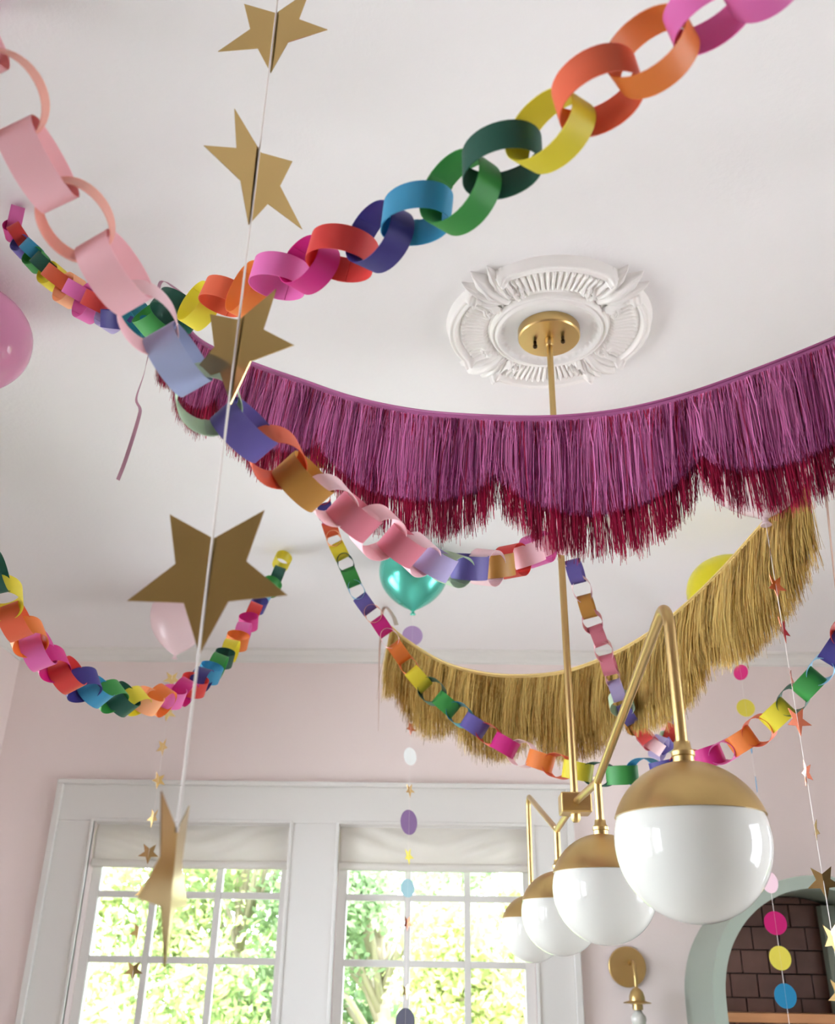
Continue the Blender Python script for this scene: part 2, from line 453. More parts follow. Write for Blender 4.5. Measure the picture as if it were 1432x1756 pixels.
def fan(r, a, u, c):
    da = abs(a - c) / HW                       # 0 centre .. 1 edge
    h = .013 - .004 * u
    # flutes between inner ring and outer scallop
    rin, rout = .158, .222 + .010 * math.cos((a - c) * 2)
    if rin < r < rout and da < .84:
        q = (a - c) / (2 * HW * .84) * 15
        fl = abs(math.sin(math.pi * q))
        h += .010 * fl * min(1, (r - rin) / .012) + .003 * bell(r, rout - .006, .005) * fl
        h -= .003
    mo = .012 * bell(r, rout + .012, .007) + .012 * bell(r, rout + .026, .008)
    h += mo * (1 if da < .97 else .6)
    h += .013 * bell(da, .92, .055) * (1 if r > .16 else .5)       # rolled side scroll
    for sg in (-1, 1):                          # volute at the inner corners
        ax = c + sg * HW * .76
        dx = r * math.cos(a) - .176 * math.cos(ax); dy = r * math.sin(a) - .176 * math.sin(ax); d = math.hypot(dx, dy)
        h += .014 * bell(d, 0, .007) + .008 * bell(d, .0135, .0035)
    if u > .95: h *= (1 - u) / .05
    return max(h, 0)
for q in range(4):
    c = q * H
    polar(lambda r, a, u, c=c: fan(r, a, u, c), .150, lambda a, c=c: .262 + .006 * math.cos((a - c) * 3), c - HW, c + HW, 56, 150, 'fluted_fan')
# corner leaf sprays
def leaf(m, base, tip, wid, rise, lobes=3):
    b = Vector(base); t = Vector(tip); ax = t - b; L = ax.length; ax = ax.normalized(); sd = Vector((-ax.y, ax.x, 0))
    nu, nv = 18, 8; vs = []; fs = []
    for i in range(nu + 1):
        u = i / nu; wd = wid * (math.sin(math.pi * min(1, u * .92 + .08)) ** .7) * (1 + .22 * math.sin(u * lobes * 2 * math.pi))
        for j in range(nv + 1):
            v = j / nv * 2 - 1
            hz = rise * (math.sin(math.pi * (.15 + .8 * u))) * (1 - .55 * v * v) + .004 * math.cos(v * 2.5 * math.pi) * math.sin(math.pi * u) + .004
            if abs(v) == 1 or i in (0, nu): hz = 0
            p = b + ax * (L * u) + sd * (wd * v + .012 * u * u * (0)); vs.append((CX + p.x, CY + p.y, ZC - hz))
    for i in range(nu):
        for j in range(nv):
            q = i * (nv + 1) + j; fs.append((q, q + 1, q + nv + 2, q + nv + 1))
    m.add(vs, fs)
for q in range(4):
    c = q * H + H / 2; m = MB()
    def P(r, da): return (r * math.cos(c + da), r * math.sin(c + da), 0)
    leaf(m, P(.150, 0), P(.298, 0), .021, .036)
    for sg in (-1, 1):
        leaf(m, P(.160, sg * .05), P(.288, sg * .150), .015, .031)
        leaf(m, P(.165, sg * .12), P(.264, sg * .245), .013, .026)
        leaf(m, P(.180, sg * .02), P(.140, sg * .26), .009, .016)
    m.build('leaf_spray', M_plaster, med, smooth=True)
    # base web below the leaves
    polar(lambda r, a, u: .008 * (1 - u ** 4), .150, .255, c - .20, c + .20, 10, 14, 'corner_web')

# ------------------------------------------------------------------ chandelier
HZ = 1.700; GZ = 1.507; GR = .0885
GY = [1.172, 1.772, 2.36, 2.985]
ch = thing('chandelier', 'brass chandelier with four half-capped white globes hanging on a long rod', 'chandelier', (CX, CY, ZC))
zt_ = ZC - .018
can = MB().lathe([(.0, 0), (.079, 0), (.0805, -.003), (.0805, -.026), (.0775, -.030), (0, -.030)], (CX, CY, zt_), 64).build('canopy', M_brass, ch, smooth=True, auto=35)
for dx, dy in ((-.036, .012), (.034, -.010)):
    MB().lathe([(0, 0), (.0045, 0), (.0045, -.006), (.0035, -.008), (.0060, -.012), (.0055, -.018), (.002, -.021), (0, -.0212)], (CX + dx, CY + dy, zt_ - .030), 14).build('screw', mat('dark_bronze', (70, 54, 34), .45, metal=.8), can, smooth=True, auto=40)
MB().lathe([(0, 0), (.011, 0), (.011, -.018), (.008, -.022), (0, -.022)], (CX, CY, zt_ - .030), 24).build('rod_collar', M_brass, ch, smooth=True, auto=40)
MB().tube([(CX, CY, zt_ - .04), (CX, CY, HZ - .0)], .0078, 20).build('rod', M_brass, ch, smooth=True, auto=60)
hb = MB().box(CX - .031, CX + .031, CY - .030, CY + .030, HZ - .024, HZ + .016).build('hub_block', M_brass, ch, bevel=.003)
MB().lathe([(0, 0), (.010, 0), (.010, -.012), (.006, -.018), (0, -.018)], (CX, CY, HZ - .022), 20).build('finial', M_brass, ch, smooth=True, auto=40)
RT = .0072
AZN, AZF = 1.800, 1.866                                     # top of the arches
for sg, yin, yout in ((-1, GY[1], GY[0]), (1, GY[2], GY[3])):
    MB().tube([(gx(CY + sg * .03), CY + sg * .03, HZ - .002), (gx(yin), yin, HZ - .012)], RT, 16).build('cross_arm', M_brass, ch, smooth=True, auto=60)
    MB().tube([(gx(yin), yin, HZ - .004), (gx(yin), yin, GZ + GR + .018)], RT, 16).build('drop_arm', M_brass, ch, smooth=True, auto=60)
    # arched arm: rises from the joint, bends over and drops to the outer globe
    AZ = AZN if sg < 0 else AZF
    a0 = Vector((gx(yin), yin, HZ - .012)); r_ = .030; cy_ = yout - sg * r_
    lo_, hi_ = .05, 1.2
    for _ in range(40):                        # slope of the rising leg so that the bend tops out at AZ
        ang0 = (lo_ + hi_) / 2
        nrm = (-sg * math.sin(ang0), math.cos(ang0))
        run = abs(cy_ + nrm[0] * r_ - yin)
        cz_ = a0.z + run * math.tan(ang0) - nrm[1] * r_
        if cz_ + r_ > AZ: hi_ = ang0
        else: lo_ = ang0
    pts = [a0]; N = 14; th0 = math.pi / 2 + ang0
    for i in range(N + 1):
        th = th0 * (1 - i / N); yy = cy_ + sg * r_ * math.cos(th)
        pts.append(Vector((gx(yy), yy, cz_ + r_ * math.sin(th))))
    pts.append(Vector((gx(yout), yout, GZ + GR + .018)))
    MB().tube(pts, RT, 16).build('arched_arm', M_brass, ch, smooth=True, auto=60)
for gy in GY:
    ec = .30                                   # cap reaches this far above the centre (in radii)
    prof = [(GR * math.cos(t), GR * math.sin(t)) for t in np.linspace(-H, math.asin(ec) + .03, 44)]
    g = MB().lathe([(max(r, 0), z) for r, z in prof], (gx(gy), gy, GZ), 72).build('globe', M_opal, ch, smooth=True, auto=60)
    t0 = math.asin(ec); Rc = GR + .0022
    prof = [(Rc * math.cos(t), Rc * math.sin(t)) for t in np.linspace(t0, H, 26)]
    prof = [(GR * math.cos(t0) - .001, GR * math.sin(t0))] + prof
    MB().lathe([(max(r, 0), z) for r, z in prof], (gx(gy), gy, GZ), 72).build('globe_cap', M_brass, g, smooth=True, auto=50)
    MB().lathe([(0, -.004), (.0125, -.004), (.0125, .008), (.0140, .009), (.0140, .014), (.0105, .018), (.0095, .026), (0, .026)], (gx(gy), gy, GZ + GR), 24).build('socket_collar', M_brass, g, smooth=True, auto=40)

# ------------------------------------------------------------------ paper chains
PAL = dict(pink=(232, 120, 190), magenta=(214, 40, 140), red=(222, 70, 66), coral=(232, 112, 76), orange=(236, 138, 62), amber=(206, 132, 44),
           peach=(246, 186, 140), yellow=(232, 218, 60), dkgreen=(34, 92, 76), green=(62, 156, 72), teal=(36, 140, 160), blue=(66, 160, 200),
           sky=(150, 205, 230), indigo=(66, 58, 138), violet=(112, 100, 176), lilac=(198, 186, 226), salmon=(240, 180, 162), blush=(250, 208, 214),
           rose=(226, 138, 156), pale=(250, 222, 226), peri=(190, 200, 232), mint=(192, 212, 184), ochre=(200, 146, 66), white=(240, 232, 236))
def paper(c): return mat('paper_' + c, PAL[c], .48, trans=.28, bump=.03, bscale=300)

def link_mesh(asp):
    m = MB(); n = 40; vs = []; fs = []; th = .010
    a0 = -.9; span = 2 * math.pi + .28
    for i in range(n + 1):
        f = i / n; t = a0 + span * f; o = .011 * f
        for s, z in ((0, -.5), (0, .5), (1, .5), (1, -.5)):
            k = s * th + o
            vs.append(((.5 - .011 - th + k) * math.cos(t), (asp * .5 - .011 - th + k) * math.sin(t), z))
    for i in range(n):
        a, b = 4 * i, 4 * i + 4
        fs += [(a + k, a + (k + 1) % 4, b + (k + 1) % 4, b + k) for k in range(4)]
    fs += [(3, 2, 1, 0), (4 * n, 4 * n + 1, 4 * n + 2, 4 * n + 3)]
    me = bpy.data.meshes.new('paper_link'); me.from_pydata(m.add(vs, fs).v, [], m.f); me.update()
    me.polygons.foreach_set('use_smooth', [True] * len(me.polygons)); me.set_sharp_from_angle(angle=math.radians(40))
    me.materials.append(None)
    return me
LINKS = [link_mesh(a) for a in (.72, .80, .88)]

def chain(label, P, colours, phase, strip, lmax=.075, lmin=.045, over=1.30, jit=.12, core=None):
    P = [Vector(p) for p in P]; n = len(P); root = thing('paper_chain', label, 'paper chain', P[0], 'paper chains hung from the ceiling')
    for i, p in enumerate(P):
        T = (P[min(i + 1, n - 1)] - P[max(i - 1, 0)]).normalized()
        loc_p = ((P[min(i + 1, n - 1)] - P[max(i - 1, 0)]).length) / (2 if 0 < i < n - 1 else 1)
        V = (CAM - p).normalized(); N_ = (V - T * V.dot(T)).normalized(); B = T.cross(N_)
        k0, kn = core; q = i - k0
        ph = math.radians(phase(min(1, max(0, q / (kn - 1))))) + (0 if q % 2 else H) + random.uniform(-jit, jit)
        ax = N_ * math.cos(ph) + B * math.sin(ph)
        yv = ax.cross(T)
        L = min(lmax, max(lmin, loc_p * over))
        M = Matrix((T, yv, ax)).transposed()
        o = bpy.data.objects.new('paper_link', LINKS[i % 3]); COL.objects.link(o); o.parent = root
        o.location = p - root.location; o.rotation_euler = M.to_euler(); o.scale = (L, L, strip)
        o.material_slots[0].link = 'OBJECT'; o.material_slots[0].material = paper(colours[i])
    return root

def to_ceiling(P, cols, end, target=None, run=.5, pitch=.05):
    """carries one end of a chain on, in the same colours, until it meets the ceiling"""
    P = list(P); cols = list(cols)
    if not end: P.reverse(); cols.reverse()
    p0 = P[-1]; T = (P[-1] - P[-3]).normalized()
    if target is None:
        h = Vector((T.x, T.y, 0)).normalized() * run; target = Vector((p0.x + h.x, p0.y + h.y, ZC - .02))
    target = Vector(target); L = (target - p0).length; ctl = p0 + T * (L * .45)
    n = max(2, int(L / pitch)); base = len(cols)
    for i in range(1, n + 1):
        t = i / n; P.append(p0 * (1 - t) ** 2 + ctl * (2 * t * (1 - t)) + target * t * t); cols.append(cols[-10])
    if not end: P.reverse(); cols.reverse()
    return P, cols

def seq(rows, deps, smooth_n=1):
    """rows (px, py, colour) with depths interpolated from (index, depth) pairs -> points, colours"""
    ii = [d[0] for d in deps]; dd = [d[1] for d in deps]
    pts = [at_c(x, y, float(np.interp(k, ii, dd))) for k, (x, y, c) in enumerate(rows)]
    return pts, [r[2] for r in rows]

A = [(-60, 60, 'blush'), (8, 165, 'salmon'), (66, 283, 'blush'), (131, 377, 'salmon'), (198, 468, 'blush'), (254, 546, 'pale'), (306, 617, 'peri'), (358, 685, 'mint'),
     (421, 738, 'violet'), (474, 784, 'coral'), (521, 826, 'ochre'), (568, 858, 'pale'), (608, 886, 'rose'), (648, 913, 'blush'), (690, 936, 'rose'), (716, 951, 'pale'),
     (744, 963, 'lilac'), (776, 976, 'mint'), (806, 972, 'violet'), (834, 973, 'pale'), (856, 969, 'ochre'), (879, 962, 'red'), (901, 951, 'blush'), (922, 942, 'pink'), (945, 930, 'blush'), (965, 915, 'pale'), (982, 897, 'blush')]
p, c = seq(A, [(0, .76), (4, .86), (8, .98), (12, 1.12), (16, 1.27), (20, 1.42), (23, 1.54), (26, 1.7)])
c0 = 0
p, c = to_ceiling(p, c, True, at_z(1010, 765, ZC - .02))
n0 = len(p)
p, c = to_ceiling(p, c, False, run=.35, pitch=.058)
c0 = len(p) - n0
chain('pastel paper chain running from the upper left to behind the purple fringe', p, c, lambda t: 16 - 8 * t, .033, over=1.36, jit=.05, core=(c0, len(A)))

B_ = [(1395, -95, 'red'), (1305, -38, 'pink'), (1214, 20, 'pink'), (1117, 90, 'orange'), (1024, 157, 'coral'), (942, 226, 'yellow'), (860, 276, 'dkgreen'), (788, 331, 'green'),
      (714, 367, 'blue'), (650, 407, 'indigo'), (586, 435, 'red'), (530, 455, 'magenta'), (479, 474, 'pink'), (430, 500, 'orange'), (384, 508, 'coral'), (343, 525, 'yellow'),
      (302, 533, 'dkgreen'), (264, 545, 'green'), (236, 550, 'teal'), (210, 548, 'indigo'), (192, 540, 'lilac'), (173, 522, 'red'), (154, 520, 'pink'), (137, 502, 'pink'),
      (119, 498, 'peach'), (104, 480, 'coral'), (90, 474, 'yellow'), (75, 453, 'dkgreen'), (62, 446, 'green'), (54, 427, 'blue'), (40, 424, 'violet'), (33, 403, 'red'), (22, 396, 'magenta'), (27, 374, 'pink')]
p, c = seq(B_, [(0, .70), (4, .79), (8, .95), (12, 1.16), (16, 1.46), (20, 1.72), (26, 2.0), (33, 2.16)])
c0 = 0
n0 = len(p)
p, c = to_ceiling(p, c, False, run=.5, pitch=.06)
c0 = len(p) - n0
chain('bright rainbow paper chain with large links crossing above the ceiling rose', p, c, lambda t: 45 + 250 * min(.17, max(0, t - .44)), .0295, over=1.44, lmax=.083, jit=.03, core=(c0, len(B_)))

C_ = [(-14, 985, 'dkgreen'), (3, 1025, 'yellow'), (26, 1066, 'coral'), (48, 1092, 'orange'), (66, 1116, 'pink'), (90, 1138, 'magenta'), (116, 1158, 'red'), (141, 1174, 'indigo'),
      (165, 1186, 'blue'), (189, 1194, 'green'), (210, 1199, 'dkgreen'), (231, 1202, 'yellow'), (253, 1202, 'peach'), (275, 1201, 'orange'), (296, 1195, 'pink'), (316, 1186, 'magenta'),
      (332, 1175, 'red'), (346, 1164, 'indigo'), (360, 1154, 'blue'), (372, 1142, 'green'), (384, 1129, 'dkgreen'), (395, 1115, 'yellow'), (407, 1099, 'orange'), (417, 1083, 'pink'),
      (426, 1067, 'magenta'), (434, 1051, 'red'), (443, 1037, 'indigo'), (453, 1023, 'sky'), (464, 1006, 'green'), (476, 986, 'dkgreen'), (484, 962, 'yellow')]
p, c = seq(C_, [(0, 1.75), (6, 2.05), (12, 2.4), (18, 2.8), (24, 3.35), (30, 3.84)])
c0 = 0
n0 = len(p)
p, c = to_ceiling(p, c, False, run=.5, pitch=.062)
c0 = len(p) - n0
chain('small rainbow paper chain sagging below the large dark gold star', p, c, lambda t: 10 + 80 * t, .044, over=1.38, lmax=.085, core=(c0, len(C_)))

D_ = [(540, 765, 'pink'), (543, 788, 'yellow'), (546, 810, 'teal'), (550, 832, 'violet'), (554, 854, 'red'), (558, 876, 'indigo'), (562, 893, 'magenta'), (567, 907, 'coral'), (573, 926, 'peach'), (582, 945, 'yellow'), (593, 967, 'dkgreen'), (602, 990, 'green'), (612, 1013, 'sky'), (626, 1036, 'violet'), (641, 1054, 'salmon'),
      (655, 1074, 'magenta'), (669, 1096, 'pale'), (685, 1119, 'orange'), (701, 1142, 'orange'), (718, 1165, 'yellow'), (741, 1186, 'dkgreen'), (765, 1208, 'green'), (789, 1226, 'teal'),
      (814, 1244, 'violet'), (840, 1261, 'red'), (866, 1278, 'magenta'), (896, 1293, 'pale'), (927, 1305, 'orange'), (958, 1314, 'coral'), (991, 1322, 'yellow'), (1028, 1328, 'dkgreen'),
      (1067, 1329, 'green'), (1105, 1326, 'blue'), (1143, 1320, 'indigo'), (1180, 1311, 'red'), (1214, 1299, 'magenta'), (1245, 1288, 'pink'), (1273, 1271, 'orange'), (1303, 1252, 'coral'),
      (1333, 1226, 'yellow'), (1361, 1199, 'dkgreen'), (1387, 1173, 'green'), (1411, 1146, 'sky'), (1434, 1114, 'indigo'), (1455, 1080, 'red')]
p, c = seq(D_, [(0, 3.06), (6, 2.98), (18, 2.84), (26, 2.58), (36, 2.2), (44, 2.0)])
c0 = 0
p, c = to_ceiling(p, c, True, run=.6, pitch=.055)
chain('long rainbow paper chain passing behind the chandelier rod to the right edge', p, c, lambda t: 90, .045, over=1.36, lmax=.090, lmin=.05, jit=.05, core=(c0, len(D_)))

E_ = [(972, 925, 'pale'), (979, 952, 'blush'), (987, 980, 'violet'), (998, 1010, 'pale'), (1007, 1040, 'ochre'), (1016, 1066, 'rose'), (1026, 1090, 'rose'), (1035, 1115, 'blush'),
      (1044, 1140, 'rose'), (1051, 1162, 'pale'), (1058, 1184, 'lilac'), (1066, 1206, 'mint'), (1077, 1224, 'violet'), (1089, 1240, 'ochre'), (1099, 1256, 'red'), (1110, 1268, 'rose'),
      (1120, 1277, 'pale'), (1130, 1282, 'lilac'), (1139, 1281, 'violet'), (1145, 1272, 'mint'), (1148, 1260, 'red'), (1151, 1247, 'blush'), (1152, 1234, 'lilac'), (1156, 1222, 'pale'), (1160, 1208, 'blush'), (1163, 1192, 'rose'), (1166, 1176, 'ochre')]
p, c = seq(E_, [(0, 2.35), (10, 2.42), (16, 2.6), (20, 2.82), (26, 3.1)])
c0 = 0
p, c = to_ceiling(p, c, True, at_z(1168, 1092, ZC - .02))
n0 = len(p)
p, c = to_ceiling(p, c, False, at_z(978, 795, ZC - .02), pitch=.045)
c0 = len(p) - n0
chain('small pastel paper chain dangling between the rod and the tall brass arch', p, c, lambda t: 6, .034, over=1.40, lmax=.075, core=(c0, len(E_)))

# ------------------------------------------------------------------ fringe garlands
def fringe(name, label, rows, notches, hu, hl, nu, nl, M_up, M_lo, M_head, seed, wid, sway, head_h=.011, spread=.010, lower_gap=.0, lean_j=.022, tie=None):
    """rows (px, py, depth) = top edge; strands hang straight down, scalloped between notches (px x of the top edge)"""
    r = np.random.RandomState(seed)
    curve = catmull([at_c(*q) for q in rows], 24); cx = []
    for i in range(len(rows) - 1):
        for k in range(24): cx.append(rows[i][0] + (rows[i + 1][0] - rows[i][0]) * k / 24)
    cx.append(rows[-1][0])
    s = [0.0]
    for i in range(1, len(curve)): s.append(s[-1] + (curve[i] - curve[i - 1]).length)
    s = np.array(s); C3 = np.array([tuple(q) for q in curve]); Ltot = s[-1]
    ns = np.interp(notches, cx, s)
    def pos(u): return np.array([np.interp(u, s, C3[:, k]) for k in range(3)])
    def scallop(u):
        j = np.searchsorted(ns, u) - 1
        if j < 0: a, b = ns[0] - (ns[1] - ns[0]), ns[0]
        elif j >= len(ns) - 1: a, b = ns[-1], ns[-1] + (ns[-1] - ns[-2])
        else: a, b = ns[j], ns[j + 1]
        q = (u - a) / (b - a); q = min(max(q, 0), 1); return (1 - (2 * q - 1) ** 2) ** .55
    root = thing(name, label, 'fringe garland', tuple(curve[0]), 'fringe garlands strung across the room')
    off = Vector(root.location)
    # header band with piping
    MB().strip([Vector(q) + Vector((0, 0, -head_h * .5)) for q in curve[::3]], Vector((0, 0, 1)), head_h, .0015).build('header_band', M_head, root)
    MB().tube([Vector(q) for q in curve[::3]], .0024, 8).build('edge_cord', M_head, root, smooth=True)
    clump = np.cumsum(r.normal(0, 1, 400)); 
    def layer(nm, count, h, mtl, ztop, ynoise, jitter, dens=None):
        vs = np.zeros((count * 8, 3)); fs = []; tone = np.zeros(count * 8)
        for k in range(count):
            u = (k + r.uniform(0, 1)) / count * Ltot
            if dens is not None:
                u += dens * math.sin(u * 230 + 2 * math.sin(u * 61)) + dens * .6 * math.sin(u * 517)
                u = min(max(u, 0), Ltot)
            q = pos(u); t = pos(min(u + .01, Ltot)) - pos(max(u - .01, 0)); t /= np.linalg.norm(t)
            nrm = np.array([t[1], -t[0], 0]); nrm /= np.linalg.norm(nrm) + 1e-9
            hh = (h[0] + (h[1] - h[0]) * scallop(u)) * (1 + r.normal(0, jitter)) 
            lean = sway * (.7 * math.sin(u * 37 + seed) + .5 * math.sin(u * 91 + 1.3)) + r.normal(0, lean_j)
            out = r.normal(0, ynoise); ang = r.uniform(-1.0, 1.0); wv = wid * r.uniform(.6, 1.25)
            wd = (np.array([t[0], t[1], 0]) * math.cos(ang) + nrm * math.sin(ang)) * wv * .5
            base = q + np.array([0, 0, ztop]) + nrm * r.normal(0, .0025)
            tn = min(1, max(0, .56 + .28 * math.sin(u * 73 + 3 * math.sin(u * 19)) + r.normal(0, .34)))
            L0 = hh + ztop
            curl = r.normal(0, .006)
            for e in range(4):
                f = e / 3
                pnt = base + np.array([t[0], t[1], 0]) * (lean * L0 * f + curl * math.sin(f * 3)) + nrm * (out * f * .8 + spread * math.sin(f * 2.0) * (1 if ynoise > 0 else 0)) + np.array([0, 0, -L0 * f])
                wf = 1 if e < 3 else .5
                vs[k * 8 + e * 2] = pnt - wd * wf; vs[k * 8 + e * 2 + 1] = pnt + wd * wf
            tone[k * 8:k * 8 + 8] = tn
            o = k * 8
            fs += [(o, o + 1, o + 3, o + 2), (o + 2, o + 3, o + 5, o + 4), (o + 4, o + 5, o + 7, o + 6)]
        me = bpy.data.meshes.new(nm); me.from_pydata([tuple(v) for v in vs - np.array(off)], [], fs); me.update()
        at = me.attributes.new('tone', 'FLOAT', 'POINT'); at.data.foreach_set('value', tone)
        me.materials.append(mtl)
        o = bpy.data.objects.new(nm, me); COL.objects.link(o); o.parent = root; o['kind'] = 'stuff'
        return o
    e1 = curve[-1]; tq = Vector(tie) if tie else Vector((e1.x + (e1 - curve[-20]).normalized().x * .7, e1.y + .1, ZC - .002))
    MB().strip([e1 + (tq - e1) * (i / 8) for i in range(9)], Vector((0, 1, .2)), .009, .0006).build('tie_ribbon', M_head, root)
    lo = layer('lower_fringe', nl, hl, M_lo, -.012, .007, .035, dens=lower_gap)
    up = layer('upper_fringe', nu, hu, M_up, -.010, .010, .012)
    return root, curve

M_mag_u = mat_strand('orchid_foil', (122, 12, 84), (246, 140, 208), .40, .30)
M_mag_l = mat_strand('crimson_foil', (112, 6, 44), (200, 30, 82), .5, .34)
M_mag_h = mat('orchid_ribbon', (176, 92, 146), .4)
F1 = [(296, 520, 2.46), (318, 556, 2.36), (356, 590, 2.2), (440, 624, 1.98), (520, 652, 1.82), (610, 682, 1.69), (720, 704, 1.60), (840, 713, 1.53), (950, 714, 1.485), (1060, 703, 1.45),
      (1170, 677, 1.42), (1280, 639, 1.40), (1380, 600, 1.385), (1450, 570, 1.38), (1540, 528, 1.375)]
fringe('fringe_garland', 'orchid purple fringe garland with crimson underlayer strung across the chandelier rod', F1, [318, 398, 570, 853, 1190, 1500],
       (.108, .176), (.150, .236), 15000, 7000, M_mag_u, M_mag_l, M_mag_h, 3, .0014, .03, lower_gap=.0042)
M_gold_f = mat_strand('gold_tinsel', (150, 106, 34), (252, 220, 132), .55, .26)
M_gold_h = mat('gold_cord', (214, 186, 120), .4, metal=.5)
F2 = [(671, 1074, 3.32), (700, 1098, 3.22), (760, 1134, 3.08), (830, 1153, 2.97), (900, 1157, 2.87), (970, 1149, 2.77), (1050, 1120, 2.65), (1120, 1079, 2.52), (1180, 1031, 2.39),
      (1240, 972, 2.26), (1300, 905, 2.13), (1345, 855, 2.04), (1384, 815, 1.98)]
fringe('fringe_garland', 'gold tinsel fringe garland sagging behind the chandelier arms', F2, [690, 785, 910, 1062, 1215, 1375],
       (.150, .212), (.178, .262), 13000, 9000, M_gold_f, M_gold_f, M_gold_h, 8, .0016, .03, spread=.02, lean_j=.07, tie=at_z(1396, 700, ZC - .002))

# ------------------------------------------------------------------ ribbons tied at the ends of the garlands
def ribbon(label, rows, material, wid, side=None):
    pts = catmull([at_c(*q) for q in rows], 8)
    sides = []
    for i, q in enumerate(pts):
        a = side[0] + (side[1] - side[0]) * i / len(pts)
        sides.append(Vector((math.cos(a), math.sin(a), .15)))
    return tag(MB().strip(pts, sides, wid, .0006).build('ribbon', material, origin=pts[0]), label, 'ribbon')
M_rib_p = mat('mauve_ribbon', (186, 140, 158), .45, trans=.2)
M_rib_c = mat('champagne_ribbon', (206, 176, 158), .4, trans=.2)
ribbon('mauve ribbon tied at the left end of the purple fringe and dangling', [(322, 512, 2.42), (300, 494, 2.40), (280, 482, 2.38), (272, 494, 2.36), (269, 530, 2.34), (262, 575, 2.33), (252, 620, 2.32), (246, 645, 2.31),
        (234, 683, 2.31), (240, 700, 2.30), (239, 712, 2.30), (228, 750, 2.30), (213, 795, 2.29), (202, 823, 2.29)], M_rib_p, .009, (0, 4))
ribbon('thin champagne ribbon tied at the left end of the gold fringe', [(680, 1072, 3.33), (674, 1056, 3.8), (662, 1041, 4.38), (656, 1050, 4.36), (654, 1080, 4.32), (651, 1120, 4.27), (650, 1180, 4.19), (649, 1254, 4.10)], M_rib_c, .015, (0, 1.6))
ribbon('peach ribbon hanging at the right edge beside the gold fringe', [(1402, 690, 2.78), (1406, 740, 2.5), (1412, 800, 2.2), (1417, 850, 2.0), (1422, 900, 1.9), (1428, 960, 1.9), (1433, 1010, 1.9)], M_rib_c, .007, (0, 1))

# ------------------------------------------------------------------ balloons
def balloon(label, knot, R, material, hgt=1.0, lean=(0, 0)):
    k = Vector(knot); root = thing('balloon', label, 'balloon', k, 'party balloons under the ceiling')
    Hh = R * 2.45 * hgt; prof = []
    for i in range(41):
        t = i / 40; z = Hh * t
        # teardrop: round top, tapered to the knot
        r = R * (1 - (1 - t / .6) ** 2.25) ** .93 if t < .6 else R * math.sqrt(max(0, 1 - ((t - .6) / .4) ** 2))
        prof.append((max(r, .006 if t < .5 else 0), z))
    m = MB().lathe(prof, k, 56)
    m.v = [(x + lean[0] * (z - k.z), y + lean[1] * (z - k.z), z) for x, y, z in m.v]
    m.build('balloon_skin', material, root, smooth=True)
    MB().lathe([(.005, .004), (.007, 0), (.005, -.004), (.008, -.009), (.012, -.014), (.010, -.015), (0, -.009)], k, 16).build('knot', material, root, smooth=True)
    return root
M_b_pink = mat('pink_latex', (238, 168, 208), .22, trans=.3, coat=.6)
M_b_pale = mat('pale_pink_latex', (243, 222, 224), .3, trans=.35, coat=.4)
M_b_white = mat('clear_pink_latex', (248, 232, 236), .25, trans=.4, coat=.5)
M_b_teal = mat('chrome_teal', (96, 206, 186), .20, metal=.7)
M_b_yel = mat('yellow_latex', (240, 232, 30), .3, trans=.35, coat=.5)
k_teal = at_c(708, 1048, 3.78); k_pale = at_c(300, 1124, 4.15); k_yel = at_c(1264, 1106, 3.35); k_white = at_c(1312, 890, 1.98)
k_left = at_c(2, 672, 2.30)
balloon('shiny teal balloon floating under the ceiling beyond the pastel chain', k_teal, .138, M_b_teal, .84)
balloon('pale pink balloon behind the large dark gold star', k_pale, .128, M_b_pale)
balloon('yellow balloon floating behind the gold fringe', k_yel, .150, M_b_yel, .90)
balloon('whitish pink balloon behind the right of the purple fringe', k_white, .135, M_b_white, .85)
balloon('rosy pink balloon cut off by the left edge', (k_left.x - .10, k_left.y, k_left.z), .150, M_b_pink, .80, lean=(-.10, 0))

# ------------------------------------------------------------------ stars
def star_mesh(r, inner=.46, fold=0, th=.0004, name='star'):
    vs = []; fs = []
    for sgn in (-1, 1):
        vs.append((0, sgn * th, 0))
        for k in range(10):
            a = math.radians(-90 + 36 * k); q = r if k % 2 == 0 else r * inner
            u, v = q * math.cos(a), q * math.sin(a)
            vs.append((u * math.cos(fold), -abs(u) * math.sin(fold) + sgn * th, v))
    for k in range(10):
        k2 = (k + 1) % 10
        fs += [(0, 1 + k, 1 + k2), (11, 12 + k2, 12 + k), (1 + k, 12 + k, 12 + k2, 1 + k2)]
    me = bpy.data.meshes.new(name); me.from_pydata(vs, [], fs); me.update(); return me
def euler_m(yaw, tilt, roll):
    return (Matrix.Rotation(yaw, 3, 'Z') @ Matrix.Rotation(tilt, 3, 'X') @ Matrix.Rotation(roll, 3, 'Y')).to_euler()
def put(name, me, material, parent, loc, rot):
    if not me.materials: me.materials.append(None)
    o = bpy.data.objects.new(name, me); COL.objects.link(o); o.parent = parent
    o.location = Vector(loc) - parent.location; o.rotation_euler = rot
    o.material_slots[0].link = 'OBJECT'; o.material_slots[0].material = material
    return o
M_star = mat('gold_card', (196, 166, 108), .15, metal=1, bump=.12, bscale=7)
M_star_s = mat('pale_gold_card', (222, 192, 132), .22, metal=1)
M_star_r = mat('rose_gold_card', (205, 120, 92), .22, metal=1)
M_thread = mat('white_thread', (240, 232, 226), .7)
sx, sy = -.1998, .75
g = thing('star_garland', 'large gold card star garland on white string, nearest the camera', 'star garland', (sx, sy, ZC), 'star garlands on strings')
MB().tube([(sx, sy - .0030, ZC), (sx, sy - .0032, 2.3), (sx, sy - .0030, 1.9), (sx, sy - .0032, 1.452)], .0011, 8).build('string', M_thread, g, smooth=True)
